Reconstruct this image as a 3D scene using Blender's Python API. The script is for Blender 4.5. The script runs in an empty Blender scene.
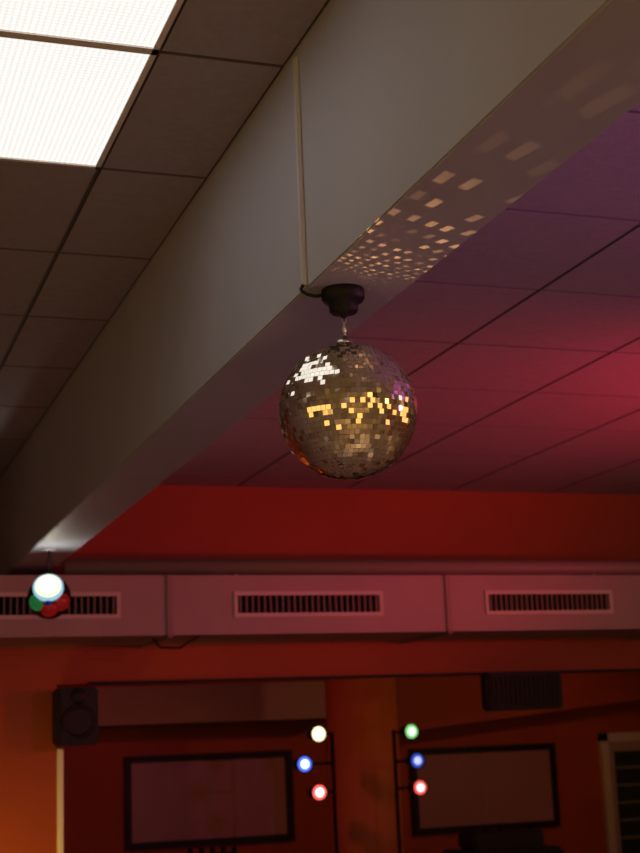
import bpy, bmesh, math, random
from mathutils import Vector, Matrix, Euler
random.seed(7)
EYE=2.0          # camera height above floor
CZ=EYE+1.333     # ceiling height
sc=bpy.context.scene
try:
    sc.view_settings.view_transform='Standard'
    sc.view_settings.look='None'
except Exception: pass

# ------------------------------------------------------------ materials
def mat(name,col,rough=0.6,metal=0.0,emit=None,es=0.0,noise=0.0,nscale=8.0,bump=0.0,bscale=60.0,spec=0.5,coat=0.0):
    m=bpy.data.materials.new(name); m.use_nodes=True
    nt=m.node_tree; b=nt.nodes['Principled BSDF']
    b.inputs['Base Color'].default_value=(*col,1)
    b.inputs['Roughness'].default_value=rough
    b.inputs['Metallic'].default_value=metal
    b.inputs['Specular IOR Level'].default_value=spec
    b.inputs['Coat Weight'].default_value=coat
    tc=nt.nodes.new('ShaderNodeTexCoord')
    if noise>0:
        n=nt.nodes.new('ShaderNodeTexNoise'); n.inputs['Scale'].default_value=nscale
        n.inputs['Detail'].default_value=5
        nt.links.new(tc.outputs['Object'],n.inputs['Vector'])
        r=nt.nodes.new('ShaderNodeValToRGB')
        r.color_ramp.elements[0].position=0.3; r.color_ramp.elements[1].position=0.7
        r.color_ramp.elements[0].color=(*[c*(1-noise) for c in col],1)
        r.color_ramp.elements[1].color=(*[min(1,c*(1+noise)) for c in col],1)
        nt.links.new(n.outputs['Fac'],r.inputs['Fac']); nt.links.new(r.outputs['Color'],b.inputs['Base Color'])
    if bump>0:
        n2=nt.nodes.new('ShaderNodeTexNoise'); n2.inputs['Scale'].default_value=bscale; n2.inputs['Detail'].default_value=6
        nt.links.new(tc.outputs['Object'],n2.inputs['Vector'])
        bp=nt.nodes.new('ShaderNodeBump'); bp.inputs['Strength'].default_value=bump; bp.inputs['Distance'].default_value=0.004
        nt.links.new(n2.outputs['Fac'],bp.inputs['Height']); nt.links.new(bp.outputs['Normal'],b.inputs['Normal'])
    if emit is not None:
        b.inputs['Emission Color'].default_value=(*emit,1); b.inputs['Emission Strength'].default_value=es
    return m

M_tile=mat('ceiling_tile_mineral',(.34,.315,.38),.9,noise=.06,nscale=40,bump=.3,bscale=150)
M_gap =mat('ceiling_grid_dark',(.14,.12,.15),.8)
M_beam=mat('beam_grey_paint',(.375,.39,.45),.6,noise=.05,nscale=2.5,bump=.1,bscale=40)
M_orange=mat('orange_wall_paint',(.32,.052,.011),.65,noise=.08,nscale=2,bump=.15,bscale=50)
M_column=mat('column_paint',(.52,.16,.05),.6,noise=.1,nscale=3)
M_grey=mat('pale_wall_paint',(.42,.40,.44),.7,noise=.05,nscale=2)
M_duct=mat('duct_painted_metal',(.32,.235,.24),.5,noise=.06,nscale=3)
M_frame=mat('vent_frame_metal',(.52,.45,.43),.45)
M_slat=mat('vent_slat',(.14,.10,.09),.5)
M_dark=mat('dark_cavity',(.02,.015,.015),.9)
M_black=mat('black_plastic',(.010,.009,.010),.5,spec=.25)
M_blackm=mat('black_metal',(.015,.012,.014),.45,metal=.4,spec=.25)
M_white=mat('white_trim_paint',(.75,.72,.70),.5)
M_steel=mat('steel',(.6,.6,.6),.3,metal=1)
M_floor=mat('vinyl_floor',(.40,.34,.33),.13,noise=.15,nscale=3,coat=.6)
M_screen=mat('board_surface',(.32,.15,.18),.4,noise=.05,nscale=3)
M_pipe=mat('pipe_paint',(.25,.18,.17),.5)
M_cond=mat('conduit_plastic',(.48,.48,.50),.5)

def panel_mat():
    m=mat('prismatic_diffuser',(.9,.9,.88),.4)
    nt=m.node_tree; b=nt.nodes['Principled BSDF']
    tc=nt.nodes.new('ShaderNodeTexCoord')
    vs=[]
    for d in 'XY':
        w=nt.nodes.new('ShaderNodeTexWave'); w.bands_direction=d
        w.inputs['Scale'].default_value=26; w.inputs['Distortion'].default_value=0
        nt.links.new(tc.outputs['Object'],w.inputs['Vector']); vs.append(w)
    a=nt.nodes.new('ShaderNodeMath'); a.operation='MULTIPLY'
    nt.links.new(vs[0].outputs['Fac'],a.inputs[0]); nt.links.new(vs[1].outputs['Fac'],a.inputs[1])
    mr=nt.nodes.new('ShaderNodeMapRange'); mr.inputs['To Min'].default_value=.82; mr.inputs['To Max'].default_value=1.22
    nt.links.new(a.outputs[0],mr.inputs['Value'])
    b.inputs['Emission Color'].default_value=(.97,.98,.96,1)
    nt.links.new(mr.outputs['Result'],b.inputs['Emission Strength'])
    return m
M_panel=panel_mat()

# ------------------------------------------------------------ mesh builder
class MB:
    def __init__(s): s.bm=bmesh.new(); s.mats=[]
    def mi(s,m):
        if m not in s.mats: s.mats.append(m)
        return s.mats.index(m)
    def box(s,x0,x1,y0,y1,z0,z1,m,bev=0.0):
        t=bmesh.new(); bmesh.ops.create_cube(t,size=1)
        for v in t.verts:
            v.co=Vector(((x0+x1)/2+v.co.x*(x1-x0),(y0+y1)/2+v.co.y*(y1-y0),(z0+z1)/2+v.co.z*(z1-z0)))
        if bev>0: bmesh.ops.bevel(t,geom=t.edges[:],offset=bev,segments=2,affect='EDGES')
        s.merge(t,m)
    def merge(s,t,m,mtx=None,smooth=False):
        i=s.mi(m); mp={}
        for v in t.verts: mp[v]=s.bm.verts.new(mtx@v.co if mtx else v.co)
        for f in t.faces:
            nf=s.bm.faces.new([mp[v] for v in f.verts]); nf.material_index=i; nf.smooth=smooth
        t.free()
    def lathe(s,prof,m,mtx,seg=32,smooth=True):
        t=bmesh.new(); rings=[]
        for r,z in prof:
            if r<1e-6: rings.append([t.verts.new((0,0,z))])
            else: rings.append([t.verts.new((r*math.cos(2*math.pi*k/seg),r*math.sin(2*math.pi*k/seg),z)) for k in range(seg)])
        for a,b in zip(rings,rings[1:]):
            for k in range(seg):
                k2=(k+1)%seg
                if len(a)==1 and len(b)==1: continue
                if len(a)==1: t.faces.new((a[0],b[k],b[k2]))
                elif len(b)==1: t.faces.new((a[k],b[0],a[k2]))
                else: t.faces.new((a[k],b[k],b[k2],a[k2]))
        bmesh.ops.recalc_face_normals(t,faces=t.faces[:])
        s.merge(t,m,mtx,smooth)
    def rod(s,p0,p1,r,m,seg=12):
        p0=Vector(p0);p1=Vector(p1);d=p1-p0;L=d.length
        q=d.to_track_quat('Z','Y').to_matrix().to_4x4()
        s.lathe([(0,0),(r,0),(r,L),(0,L)],m,Matrix.Translation(p0)@q,seg,True)
    def tube(s,pts,r,m):
        for a,b in zip(pts,pts[1:]): s.rod(a,b,r,m,8)
    def prism(s,poly,y0,y1,m):
        t=bmesh.new()
        a=[t.verts.new((x,y0,z)) for x,z in poly]; b=[t.verts.new((x,y1,z)) for x,z in poly]
        t.faces.new(a); t.faces.new(b[::-1]); n=len(poly)
        for i in range(n): t.faces.new((a[i],b[i],b[(i+1)%n],a[(i+1)%n]))
        bmesh.ops.recalc_face_normals(t,faces=t.faces[:]); s.merge(t,m)
    def done(s,name,parent=None,origin=None):
        me=bpy.data.meshes.new(name)
        if origin is not None:
            for v in s.bm.verts: v.co-=Vector(origin)
        s.bm.to_mesh(me); s.bm.free()
        for m in s.mats: me.materials.append(m)
        o=bpy.data.objects.new(name,me); bpy.context.collection.objects.link(o)
        if origin is not None: o.location=origin
        if parent: o.parent=parent
        return o
def empty(name,loc=(0,0,0)):
    e=bpy.data.objects.new(name,None); e.location=loc; bpy.context.collection.objects.link(e); e.empty_display_size=.1
    return e
def Z(r): return EYE+r

XL,XR,YN,YW,YB=-3.0,7.6,-4.0,7.15,11.0
BX0,BX1,BZ=.869,1.057,Z(.845)

# ------------------------------------------------------------ room shell
b=MB(); b.box(XL-.1,XR+.1,YN-.1,YB+.1,-.1,0,M_floor); b.done('floor')
b=MB(); b.box(XL-.1,XL,YN,YB,0,CZ+.1,M_grey); b.done('wall_left')
b=MB(); b.box(XR,XR+.1,YN,YB,0,CZ+.1,M_orange); b.done('wall_right')
b=MB(); b.box(XL,XR,YB,YB+.1,0,CZ+.1,M_orange); b.done('wall_back')
b=MB(); b.box(XL,XR,YN-.1,YN,0,CZ+.1,M_grey); b.done('wall_rear')
b=MB()
b.box(XL,1.15,YW,YW+.12,0,CZ+.1,M_orange)
b.box(1.15,XR,YW,YW+.12,Z(.35),CZ+.1,M_orange)
b.done('wall_far')
b=MB()
b.box(1.15,1.18,YW-.015,YW+.135,0,Z(.05),M_white,.004)
b.done('trim_1')
b=MB()
b.box(1.30,XR,YW-.012,YW+.02,Z(.345),Z(.360),M_dark)
b.done('trim_2')

# ceiling: slab + tegular tiles
b=MB()
b.box(XL-.1,XR+.1,YN-.1,YB+.1,CZ+.006,CZ+.1,M_gap)
g=.0055
panels=[(.01,.61,1.965,2.565),(.01,.61,2.565,3.165),(-1.79,-1.19,1.965,2.565),(-1.79,-1.19,2.565,3.165),
        (3.274,3.874,.766,1.371),(3.274,3.874,1.371,1.976),(-1.19,-.59,-1.635,-1.035),(-1.19,-.59,-1.035,-.435)]  # last pair added behind the camera to brighten the room
def tiles(xs,ys):
    for xa,xb in zip(xs,xs[1:]):
        for ya,yb in zip(ys,ys[1:]):
            if any(abs(xa-p[0])<.05 and abs(ya-p[2])<.05 for p in panels): continue
            h=g+.001
            def loops(t):
                o=[t.verts.new(c) for c in ((xa+g,ya+g,CZ+.006),(xb-g,ya+g,CZ+.006),(xb-g,yb-g,CZ+.006),(xa+g,yb-g,CZ+.006))]
                i=[t.verts.new(c) for c in ((xa+h,ya+h,CZ),(xb-h,ya+h,CZ),(xb-h,yb-h,CZ),(xa+h,yb-h,CZ))]
                return o,i
            t=bmesh.new(); o,i=loops(t); t.faces.new(i[::-1]); b.merge(t,M_tile)
            t=bmesh.new(); o,i=loops(t)
            for k in range(4): t.faces.new((o[k],i[k],i[(k+1)%4],o[(k+1)%4])[::-1])
            b.merge(t,M_gap)
ysl=[3.165+.6*k for k in range(-12,7)]
ysl=[YN]+[y for y in ysl if YN+.02<y<YW-.05]+[YW]
xsl=[XL]+[.61-.6*k for k in range(5,-1,-1)]+[BX0]
xsl=[x for i,x in enumerate(xsl) if i==0 or x-xsl[i-1]>.02]
tiles(xsl,ysl)
ysr=[3.186+.605*k for k in range(-12,7)]
ysr=[YN]+[y for y in ysr if YN+.02<y<YW-.05]+[YW]
xsr=[BX1]+[1.474+.6*k for k in range(0,11)]+[XR]
xsr=[x for x in xsr if x<=XR]
tiles(xsr,ysr)
tiles([XL]+[XL+.6*k for k in range(1,17)]+[XR],[YW+.12]+[YW+.12+.6*k for k in range(1,7)]+[YB])
b.done('ceiling')
for k in (0,2,4,6):
    e=empty('ceiling_light_panel',(panels[k][0]+.3,panels[k][3],CZ))
    for j in (k,k+1):
        p=panels[j]
        d=MB(); d.box(p[0]+.012,p[1]-.012,p[2]+.012,p[3]-.012,CZ+.002,CZ+.010,M_panel)
        o=d.done('diffuser_%d'%(j+1),e,origin=(p[0]+.3,p[2]+.3,CZ)); o.location=Vector(o.location)-e.location
        d=MB()
        d.box(p[0],p[1],p[2],p[2]+.012,CZ-.002,CZ+.012,M_white); d.box(p[0],p[1],p[3]-.012,p[3],CZ-.002,CZ+.012,M_white)
        d.box(p[0],p[0]+.012,p[2],p[3],CZ-.002,CZ+.012,M_white); d.box(p[1]-.012,p[1],p[2],p[3],CZ-.002,CZ+.012,M_white)
        o=d.done('frame_%d'%(j+1),e,origin=(p[0]+.3,p[2]+.3,CZ)); o.location=Vector(o.location)-e.location

# beam
b=MB(); b.box(BX0,BX1,YN,YW,BZ,CZ+.02,M_beam,.003); b.done('ceiling_beam')
b=MB(); b.box(BX0-.009,BX0,2.478,2.493,BZ+.004,CZ-.02,M_cond,.002); b.done('cable_conduit')

# ------------------------------------------------------------ disco ball
BC=Vector((.9395,2.482,Z(.6096))); BR=.129
eb=empty('disco_ball',BC)
def mirror_mat():
    m=bpy.data.materials.new('mirror_facet'); m.use_nodes=True
    nt=m.node_tree; p=nt.nodes['Principled BSDF']
    p.inputs['Metallic'].default_value=.97; p.inputs['Roughness'].default_value=.05
    at=nt.nodes.new('ShaderNodeAttribute'); at.attribute_name='facet_tint'
    nt.links.new(at.outputs['Color'],p.inputs['Base Color'])
    return m
M_mir=mirror_mat()
M_core=mat('ball_core',(.35,.26,.17),.5)
d=MB()
d.lathe([(BR*.98*math.sin(math.pi*k/32),-BR*.98*math.cos(math.pi*k/32)) for k in range(33)],M_core,Matrix.Identity(4),48)
d.done('core',eb)
bm=bmesh.new(); lay=bm.loops.layers.color.new('facet_tint')
rows=43; dl=math.pi/rows
for r in range(rows):
    la=-math.pi/2+dl*(r+.5); n=max(3,int(round(2*math.pi*math.cos(la)/dl)))
    dw=2*math.pi/n; off=random.random()*dw
    for k in range(n):
        lo=off+dw*k
        nrm=Vector((math.cos(la)*math.cos(lo),math.cos(la)*math.sin(lo),math.sin(la)))
        ea=Vector((-math.sin(lo),math.cos(lo),0)); up=nrm.cross(ea)
        ctr=nrm*BR
        sg=.022 if random.random()>.30 else .12
        tl=max(-.3,min(.3,random.gauss(0,sg))); tm=max(-.35,min(.35,random.gauss(0,sg*1.6)))
        hw=BR*math.cos(la)*dw/2*.95; hh=BR*dl/2*.95
        vs=[]
        for sx,sy in ((-1,-1),(1,-1),(1,1),(-1,1)):
            vs.append(bm.verts.new(ctr+ea*sx*hw+up*sy*hh+nrm*(sx*hw*tl+sy*hh*tm)))
        f=bm.faces.new(vs)
        t=random.uniform(.95,1)
        for l in f.loops: l[lay]=(t,t*.98,t*.93,1)
bm.normal_update()
for f in bm.faces:
    if f.normal.dot(f.calc_center_median())<0: f.normal_flip()
me=bpy.data.meshes.new('mirror_facets'); bm.to_mesh(me); bm.free(); me.materials.append(M_mir)
o=bpy.data.objects.new('mirror_facets',me); bpy.context.collection.objects.link(o); o.parent=eb
d=MB()
d.lathe([(0,BR-.004),(.016,BR-.004),(.016,BR+.006),(.006,BR+.009),(.004,BR+.016),(0,BR+.016)],M_steel,Matrix.Identity(4),20)
top=BZ-BC.z
d.rod((0,0,BR+.01),(0,0,top-.0565),.0018,M_steel)
for i in range(4):
    zc=BR+.018+i*.010
    pts=[Vector((math.cos(a)*.0035*(1 if i%2 else 0),math.cos(a)*.0035*(0 if i%2 else 1),zc+math.sin(a)*.006)) for a in [2*math.pi*j/10 for j in range(11)]]
    d.tube(pts,.0011,M_steel)
d.done('hanger',eb)
em=empty('disco_ball_motor',(BC.x,BC.y,BZ))
d=MB(); d.lathe([(0,0),(.040,0),(.041,-.004),(.041,-.018),(.037,-.024),(.028,-.028),(.027,-.042),(.024,-.046),(.006,-.047),(.005,-.056),(0,-.056)],M_black,Matrix.Identity(4),40)
d.done('housing',em)
d=MB()
cb=[Vector((BX0-.007,2.486,BZ+.006)),Vector((BX0-.012,2.486,BZ-.004)),Vector((BX0-.002,2.484,BZ-.012)),Vector((BX0+.015,2.482,BZ-.016)),Vector((BC.x-.038,2.482,BZ-.013))]
d.tube([c-Vector((BC.x,BC.y,BZ)) for c in cb],.0035,M_black)
d.done('power_cable',em)

# ------------------------------------------------------------ air duct with vents
ed=empty('air_duct',(2,6.55,Z(.53)))
def rel(o,e): o.location=Vector(o.location)-Vector(e.location)
DY=6.55; D0,D1=Z(.53),Z(.803)
vents=[(.62,1.34),(1.87,2.61),(3.15,3.86),(4.45,5.17),(5.75,6.47),(-.68,.04)]
V0,V1=Z(.608),Z(.726)
d=MB()
vs=sorted(vents); x=XL+.01
for a,c in vs:
    d.box(x,a+.02,DY,DY+.02,D0,D1,M_duct); x=c-.02
    d.box(a+.02,c-.02,DY,DY+.02,D0,V0+.015,M_duct); d.box(a+.02,c-.02,DY,DY+.02,V1-.015,D1,M_duct)
d.box(x,XR-.01,DY,DY+.02,D0,D1,M_duct)
d.box(XL+.01,XR-.01,DY+.02,YW,D0,D0+.02,M_duct); d.box(XL+.01,XR-.01,DY+.02,YW,D1-.02,D1,M_duct)
d.box(XL+.01,XR-.01,DY+.2,DY+.22,D0+.02,D1-.02,M_dark)
for sx in (1.565,2.95,4.3,5.6,.2):
    d.box(sx-.012,sx+.012,DY-.014,DY,D0-.006,D1,M_pipe)
    d.box(sx-.012,sx+.012,DY-.014,YW,D0-.012,D0,M_pipe)
o=d.done('casing',None,origin=(2,6.55,Z(.53))); rel(o,ed); o.parent=ed
for i,(a,c) in enumerate(vents):
    d=MB(); fr=.018
    d.box(a,c,DY-.012,DY,V0,V0+fr,M_frame,.002); d.box(a,c,DY-.012,DY,V1-fr,V1,M_frame,.002)
    d.box(a,a+fr,DY-.012,DY,V0+fr,V1-fr,M_frame,.002); d.box(c-fr,c,DY-.012,DY,V0+fr,V1-fr,M_frame,.002)
    n=24
    for k in range(n):
        xx=a+fr+(c-a-2*fr)*(k+.5)/n
        d.box(xx-.004,xx+.004,DY-.006,DY+.03,V0+fr,V1-fr,M_slat)
    o=d.done('vent_grille_%d'%(i+1),None,origin=((a+c)/2,DY,V0)); rel(o,ed); o.parent=ed
b=MB(); b.rod((1.10,6.62,D1+.045),(XR-.01,6.62,D1+.045),.038,M_pipe,20)
for sx in (1.9,3.8,5,6.2): b.box(sx-.010,sx+.010,6.60,6.64,D1+.001,D1+.03,M_pipe,.003)
b.done('heating_pipe')
b=MB()
b.tube([Vector((1.50,6.6,D0-.01)),Vector((1.53,6.6,D0-.05)),Vector((1.62,6.6,D0-.055)),Vector((1.68,6.6,D0-.02)),Vector((1.72,6.6,D0))],.006,M_dark)
b.done('cable_hook')

# ------------------------------------------------------------ magic ball stage light under beam
MBc=Vector((.935,6.0,Z(.645)))
el=empty('disco_stage_light',MBc)
def em_mat(n,c,s): return mat(n,c,.3,emit=c,es=s)
M_lw=mat('lens_white',(.3,.3,.2),.3,emit=(1,.93,.60),es=1.3)
M_ring=mat('lens_cyan_rim',(.05,.1,.12),.3,emit=(.40,.75,.95),es=.8)
M_lr=mat('lens_red',(.10,.004,.004),.15,emit=(.8,.02,.02),es=.14)
M_lg=mat('lens_green',(.004,.08,.03),.15,emit=(.05,.6,.15),es=.16)
M_lb=mat('lens_blue',(.01,.02,.15),.15,emit=(.02,.1,.9),es=.06)
d=MB(); R=.088
d.lathe([(R*math.sin(math.pi*k/20),-R*math.cos(math.pi*k/20)) for k in range(21)],M_black,Matrix.Identity(4),32)
d.rod((0,0,R-.01),(0,0,BZ-MBc.z),.006,M_blackm)
d.lathe([(0,BZ-MBc.z),(.03,BZ-MBc.z),(.03,BZ-MBc.z-.008),(0,BZ-MBc.z-.010)],M_beam,Matrix.Identity(4),24)
d.done('housing',el)
toc=(Vector((0,0,EYE))-MBc).normalized()
right=Vector((-toc.y,toc.x,0)).normalized()
if right.x<0: right=-right
upv=toc.cross(right)
if upv.z<0: upv=-upv
def lens(nx,ny,r,m,nm,lift=0):
    n=(right*nx+upv*ny+toc*math.sqrt(max(0,1-nx*nx-ny*ny))).normalized()
    q=n.to_track_quat('Z','Y').to_matrix().to_4x4()
    d=MB(); d.lathe([(0,.02),(r*.5,.017),(r*.9,.006),(r,0),(r,-.012)],m,Matrix.Translation(n*(R*.95+lift))@q,24)
    d.done(nm,el)
lens(-.05,.50,.061,M_ring,'lens_rim')
lens(-.05,.50,.052,M_lw,'lens_white',.008)
lens(-.62,-.25,.034,M_lg,'lens_green')
lens(.62,-.25,.036,M_lr,'lens_red')
lens(0,-.60,.034,M_lr,'lens_dark_red')
lens(-.05,-.22,.018,M_lb,'lens_blue')
L=bpy.data.lights.new('stage_light_lamp','POINT'); L.color=(1,.94,.80); L.energy=1.1; L.shadow_soft_size=.01
o=bpy.data.objects.new('lamp_source',L); bpy.context.collection.objects.link(o); o.parent=el
o.location=(right*-.05+upv*.50+toc*.86).normalized()*(R+.035)

# ------------------------------------------------------------ speakers
def speaker(x0,x1,y0,y1,z0,z1,grille=False):
    e=empty('loudspeaker',((x0+x1)/2,y1,(z0+z1)/2))
    d=MB(); d.box(x0,x1,y0,y1,z0,z1,M_black,.012)
    cx=(x0+x1)/2; w=min(x1-x0,z1-z0)/2
    q=Matrix.Rotation(math.radians(90),4,'X')
    if grille:
        for k in range(15):
            xx=x0+.03+(x1-x0-.06)*k/14
            d.box(xx-.006,xx+.006,y0-.006,y0,z0+.025,z1-.025,M_dark)
        d.box(x0+.01,x1-.01,y0-.008,y0,z0+.01,z0+.025,M_black); d.box(x0+.01,x1-.01,y0-.008,y0,z1-.025,z1-.01,M_black)
    else:
        d.lathe([(w*.85,0),(w*.8,.008),(w*.68,.004),(w*.3,-.02),(.0,-.01)],M_blackm,Matrix.Translation((cx,y0,z0+(z1-z0)*.4))@q,28)
        d.lathe([(w*.4,0),(w*.35,.006),(0,-.004)],M_blackm,Matrix.Translation((cx,y0,z0+(z1-z0)*.84))@q,20)
    o=d.done('cabinet',None,origin=tuple(e.location)); o.location=(0,0,0); o.parent=e
    d=MB(); d.box(cx-.04,cx+.04,y1-.01,YW-.013,z1-.09,z1-.01,M_blackm)
    o=d.done('bracket',None,origin=tuple(e.location)); o.location=(0,0,0); o.parent=e
speaker(1.12,1.31,YW-.22,YW-.04,Z(.06),Z(.325))
speaker(3.36,3.80,YW-.13,YW-.04,Z(.155),Z(.355),True)

# ------------------------------------------------------------ room built in place of the mirror's reflection
b=MB(); b.box(1.2,3.89,10.5,YB-.002,Z(.22),Z(.49),M_duct,.005); b.done('bulkhead')
b=MB(); b.prism([(4.05,Z(.07)),(XR-.01,Z(.39)),(XR-.01,Z(1.0)),(4.05,Z(1.0))],10.6,YB-.002,M_orange); b.done('slanted_bulkhead')  # slanted prism in place of a reflected oblique bulkhead
b=MB(); b.lathe([(0,0),(.25,0),(.25,.1),(.245,.12),(.245,CZ),(0,CZ)],M_column,Matrix.Translation((3.65,9.65,0)),40); b.done('column')
def board(x0,x1,z0,z1):
    e=empty('framed_board',((x0+x1)/2,YB,z0))
    d=MB(); f=.05
    d.box(x0,x1,YB-.05,YB,z0,z0+f,M_black,.004); d.box(x0,x1,YB-.05,YB,z1-f,z1,M_black,.004)
    d.box(x0,x0+f,YB-.05,YB,z0+f,z1-f,M_black,.004); d.box(x1-f,x1,YB-.05,YB,z0+f,z1-f,M_black,.004)
    o=d.done('frame',None,origin=tuple(e.location)); o.location=(0,0,0); o.parent=e
    d=MB(); d.box(x0+f,x1-f,YB-.025,YB,z0+f,z1-f,M_screen)
    d.box((x0+x1)/2-.004,(x0+x1)/2+.004,YB-.03,YB-.02,z0+f,z1-f,M_duct)
    o=d.done('surface',None,origin=tuple(e.location)); o.location=(0,0,0); o.parent=e
board(2.26,3.56,Z(-.67),Z(0.0))
board(4.54,5.82,Z(-.69),Z(-.03))
ed2=empty('door_1',(6.75,YB,0))
M_glass=mat('door_glass',(.02,.035,.02),.08)
M_leaf=mat('blind_slat',(.20,.22,.10),.5)
d=MB(); x0,x1,z1=6.24,7.25,Z(.03)
for a,c,e_,f_ in ((x0,x0+.07,0,z1),(x1-.07,x1,0,z1),(x0,x1,z1-.07,z1)): d.box(a,c,YB-.06,YB,e_,f_,M_frame,.006)
d.box(x0+.07,x0+.12,YB-.045,YB,0,z1-.07,M_duct,.004); d.box(x1-.12,x1-.07,YB-.045,YB,0,z1-.07,M_duct,.004)
d.box(x0+.12,x1-.12,YB-.045,YB,0,.3,M_duct); d.box(x0+.12,x1-.12,YB-.045,YB,z1-.15,z1-.07,M_duct)
d.box(x0+.12,x1-.12,YB-.015,YB,.3,z1-.15,M_glass)
for k in range(11): d.box(x0+.14,x1-.14,YB-.035,YB-.02,.34+k*.14,.355+k*.14,M_leaf)
o=d.done('frame_and_leaf',None,origin=(6.75,YB,0)); o.location=(0,0,0); o.parent=ed2

def light_stand(y,px,heads):
    e=empty('disco_light_stand',(px,y,0))
    d=MB(); d.rod((0,0,.25),(0,0,Z(.10)),.012,M_blackm)
    for a in (0,2.1,4.2): d.rod((0,0,.5),(math.cos(a)*.28,math.sin(a)*.28,0.01),.012,M_blackm)
    for (hx,z,c,s) in heads:
        d.rod((0,0,Z(z)),(hx-px,0,Z(z)),.009,M_blackm)
    d.done('pole',e)
    for i,(hx,z,c,s) in enumerate(heads):
        q=Matrix.Rotation(math.radians(90),4,'X')
        d=MB()
        T=Matrix.Translation((hx-px,-.03,Z(z)))@q
        d.lathe([(0,-.13),(.036,-.12),(.043,-.05),(.052,.02),(.048,.02),(.043,-.0)],M_black,T,24)
        d.done('lamp_housing_%d'%(i+1),e)
        d=MB(); d.lathe([(0,.016),(.03,.013),(.046,.004),(.046,-.004),(0,-.004)],em_mat('lens_%d'%i,c,s),T,24)
        cc=[.55+.45*x for x in c]
        d.lathe([(0,.030),(.017,.026),(.026,.014),(0,.012)],em_mat('hot_core_%d'%i,cc,s*2.2),T,20)  # whitish core added in front of the lens to imitate glare
        d.done('lamp_lens_%d'%(i+1),e)
W=(1,.82,.42);Bc=(.06,.15,1);Rd=(1,.10,.08);G=(.35,1,.35)
light_stand(8.9,3.16,[(3.06,.09,W,2.2),(2.96,-.09,Bc,1.8),(3.05,-.265,Rd,2.0)])
light_stand(9.0,3.62,[(3.73,.085,G,.7),(3.76,-.10,Bc,.5),(3.77,-.27,Rd,1.2)])

ec=empty('dj_counter',(3.6,8.2,0))
d=MB(); d.box(-2.1,2.1,-.3,.3,1.0,1.06,M_black,.01); d.box(-2.05,2.05,-.25,-.2,0,1.0,M_black); d.box(-2.05,-2.0,-.25,.25,0,1,M_black); d.box(2.0,2.05,-.25,.25,0,1,M_black)
d.done('counter',ec)
def dev(name,cx,w,zt):
    e=empty(name,(cx,8.2,1.06)); h=zt-1.06
    d=MB(); d.box(-w/2,w/2,-.18,.18,0,h*.7,M_black,.02)
    d.box(-w*.35,w*.35,-.12,.12,h*.7,h*.92,M_black,.015)
    for k in range(5): d.lathe([(0,h),(.014,h),(.016,h*.9),(0,h*.9)],M_blackm,Matrix.Translation((-w*.3+k*w*.15,0,0)),12)
    d.done('body',e)
dev('sound_mixer',2.18,.42,Z(-.51)); dev('amplifier',3.95,.66,Z(-.48))

# ------------------------------------------------------------ room around the camera: added amber glows for the ball to reflect
M_glow=mat('amber_fill_glow',(.8,.5,.2),.4,emit=(1,.56,.16),es=1.35)  # glowing panes added to give the ball its gold band
def amber_glow_pane(c,ang,w,z0,z1,k):
    e=empty('amber_glow_pane_%d'%k,(c[0],c[1],z0)); e.rotation_euler=(0,0,ang)
    d=MB(); f=.05; h=z1-z0
    d.box(-w/2,w/2,0,.05,0,f,M_white); d.box(-w/2,w/2,0,.05,h-f,h,M_white)
    d.box(-w/2,-w/2+f,0,.05,f,h-f,M_white); d.box(w/2-f,w/2,0,.05,f,h-f,M_white)
    d.box(-.02,.02,0,.05,f,h-f,M_white)
    d.box(-w/2+f,w/2-f,.005,.015,f,h-f,M_glow)
    d.done('frame_and_pane',e)
n=1
for xx in (-1.7,.1,1.9,3.7,5.5): amber_glow_pane((xx,YN),0,1.4,1.7,3.1,n); n+=1
for yy in (-2.4,-.6,1.2,3.0): amber_glow_pane((XR,yy),math.pi/2,1.4,1.7,3.1,n); n+=1
for yy in (-2.2,-.2,1.8): amber_glow_pane((XL,yy),-math.pi/2,1.4,1.7,3.1,n); n+=1
M_globe=mat('amber_globe',(1,.7,.3),.4,emit=(1,.60,.18),es=5)  # globes added behind the camera as gold sparkle in the ball
def glow_globe(x,y,z):
    e=empty('amber_fill_globe',(x,y,z)); d=MB()
    d.lathe([(.08*math.sin(math.pi*k/14),-.08*math.cos(math.pi*k/14)) for k in range(15)],M_globe,Matrix.Identity(4),20)
    d.done('globe',e)
    d=MB(); d.rod((0,0,.07),(0,0,CZ-z),.006,M_black); d.lathe([(0,.11),(.03,.10),(.035,.07),(0,.07)],M_black,Matrix.Identity(4),16); d.done('cord',e)
for i,(x,y) in enumerate(((-1.2,-2.0),(1.6,-1.8),(2.4,-1.6),(3.3,-1.2),(4.4,-.4),(5.0,.6))):
    glow_globe(x,y,Z(.50+(.22 if i%2 else -.04)))
M_tube=mat('amber_tube',(1,.7,.3),.4,emit=(1,.56,.15),es=1.25)
for cx_,cy_ in ((-.10,-.95),(.30,-.80),(.72,-.95)):
    e=empty('streak_glow_column',(cx_,cy_,0))  # added out of view so the ball shows a vertical gold streak
    d=MB(); d.lathe([(0,0),(.16,0),(.16,.04),(.11,.06),(0,.06)],M_black,Matrix.Identity(4),24); d.done('base',e)
    d=MB(); d.lathe([(0,.06),(.10,.06),(.10,3.2),(0,3.2)],M_tube,Matrix.Identity(4),24); d.done('tube',e)

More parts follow.
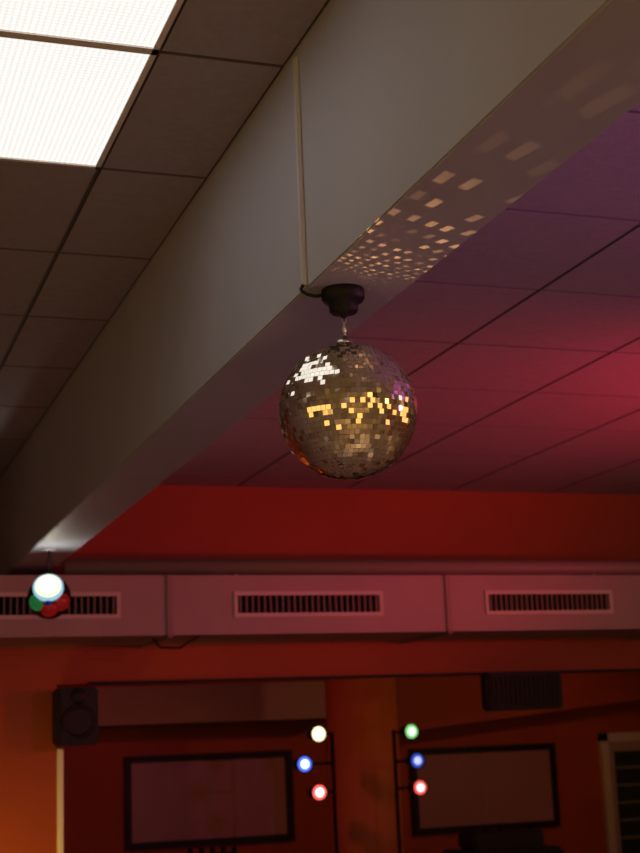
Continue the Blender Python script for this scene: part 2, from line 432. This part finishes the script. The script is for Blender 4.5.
# ------------------------------------------------------------ lights
def spot(name,loc,tgt,col,power,size=60,blend=.5,rad=.05):
    e=empty(name,loc)
    L=bpy.data.lights.new(name+'_beam','SPOT'); L.color=col; L.energy=power; L.spot_size=math.radians(size); L.spot_blend=blend; L.shadow_soft_size=rad
    o=bpy.data.objects.new('beam_source',L); bpy.context.collection.objects.link(o); o.parent=e
    dirv=(Vector(tgt)-Vector(loc)).normalized()
    o.rotation_euler=dirv.to_track_quat('-Z','Y').to_euler(); o.location=dirv*.02
    q=dirv.to_track_quat('Z','Y').to_matrix().to_4x4()
    d=MB(); d.lathe([(0,-.2),(.05,-.19),(.07,-.1),(.085,.0),(.08,.0),(.06,-.08),(0,-.09)],M_black,q,24)
    if loc[2]>EYE: d.rod((0,0,0),(0,0,CZ-loc[2]),.012,M_blackm)
    else: d.rod((0,0,0),(0,0,-loc[2]),.012,M_blackm)
    d.done('can',e)
    return o
spot('red_par_can',(4.05,4.1,Z(.4)),(3.2,5.0,CZ),(1,.03,.08),110,110,.9)
spot('red_par_can',(4.6,3.2,Z(.6)),(3.4,7.1,Z(.6)),(1,.08,.10),6,110,.8)
spot('magenta_par_can',(3.4,1.6,Z(.6)),(2.4,3.2,CZ),(.88,.12,.58),60,140,.8)
spot('purple_fill_spot',(3.0,1.0,Z(-.4)),(1.0,2.6,Z(.85)),(.58,.22,.80),18,70,.9)  # added purple uplight that tints the beam underside
spot('orange_par_can',(.3,6.3,Z(-1.2)),(.8,7.15,Z(-.75)),(1,.60,.06),56,80,1.0)
spot('orange_par_can',(5.2,8.3,Z(.8)),(4.6,11,Z(.2)),(1,.32,.10),20,110,.8)
spot('red_par_can',(1.9,8.0,Z(.8)),(2.4,11,Z(0)),(1,.12,.12),22,120,.8)
spot('amber_pin_spot',(1.9,-1.4,Z(1.0)),tuple(BC),(1,.62,.22),300,4.2,.4,.08)
spot('amber_pin_spot',(2.7,-.6,Z(-.8)),tuple(BC),(1,.58,.20),240,3.8,.4,.08)  # second pin spot added for gold glints low on the ball
# added amber fill on the floor, so the ball's underside reflects gold
spot('amber_floor_fill',(1.7,.5,Z(1.1)),(1.0,1.2,0),(1,.66,.30),300,50,.8,.08)
spot('amber_floor_fill',(-.6,-2.4,Z(1.1)),(-.3,-1.6,0),(1,.66,.30),200,50,.8,.08)

L=bpy.data.lights.new('facet_dot_gobo','SPOT'); L.energy=4.8; L.color=(1,.46,.16); L.spot_size=math.radians(132); L.spot_blend=.6; L.shadow_soft_size=.002  # added spot with a dot mask, standing in for reflections off the facets
L.use_nodes=True; nt=L.node_tree
em_=nt.nodes['Emission']
tc=nt.nodes.new('ShaderNodeTexCoord'); sp=nt.nodes.new('ShaderNodeSeparateXYZ'); nt.links.new(tc.outputs['Normal'],sp.inputs[0])
def mth(op,a,bv=None):
    n=nt.nodes.new('ShaderNodeMath'); n.operation=op
    for i,vv in enumerate((a,bv)):
        if vv is None: continue
        if isinstance(vv,(int,float)): n.inputs[i].default_value=vv
        else: nt.links.new(vv,n.inputs[i])
    return n.outputs[0]
zz=mth('ABSOLUTE',sp.outputs['Z'])
fr=[];fl=[]
for ax in ('X','Y'):
    u=mth('ADD',mth('MULTIPLY',mth('DIVIDE',sp.outputs[ax],zz),7.5),50.0)
    fl.append(mth('FLOOR',u))
    f=mth('FRACT',u); fr.append(f)
cmb=nt.nodes.new('ShaderNodeCombineXYZ'); nt.links.new(fl[0],cmb.inputs[0]); nt.links.new(fl[1],cmb.inputs[1])
wn=nt.nodes.new('ShaderNodeTexWhiteNoise'); wn.noise_dimensions='3D'; nt.links.new(cmb.outputs[0],wn.inputs['Vector'])
ws=nt.nodes.new('ShaderNodeSeparateColor'); nt.links.new(wn.outputs['Color'],ws.inputs[0])
ms=[]
for f,ch in zip(fr,('Red','Green')):
    cen=mth('ADD',mth('MULTIPLY',ws.outputs[ch],.24),.38)
    ms.append(mth('LESS_THAN',mth('ABSOLUTE',mth('SUBTRACT',f,cen)),.20))
msk=mth('MULTIPLY',ms[0],ms[1])
amp=mth('MAXIMUM',mth('SUBTRACT',mth('MULTIPLY',ws.outputs['Blue'],1.2),.1),0.0)
nt.links.new(mth('MULTIPLY',msk,amp),em_.inputs['Strength'])
o=bpy.data.objects.new('facet_dot_gobo',L); bpy.context.collection.objects.link(o); o.parent=eb
off=Vector((-.01,-.15,-.01)); o.location=off
o.rotation_euler=Vector((.10,-.22,.24)).to_track_quat('-Z','Y').to_euler()

w=bpy.data.worlds.new('world'); sc.world=w; w.use_nodes=True
w.node_tree.nodes['Background'].inputs[0].default_value=(.05,.03,.03,1)
w.node_tree.nodes['Background'].inputs[1].default_value=.3

# ------------------------------------------------------------ camera
cam=bpy.data.cameras.new('camera'); co=bpy.data.objects.new('camera',cam); bpy.context.collection.objects.link(co)
cam.sensor_fit='HORIZONTAL'; cam.sensor_width=36; cam.lens=1466/640*36
co.location=(0,0,EYE); co.rotation_euler=Euler((1.78711,.04007,-.33289))
cam.dof.use_dof=True; cam.dof.focus_distance=2.62; cam.dof.aperture_fstop=9.5
cam.clip_start=.05
sc.camera=co
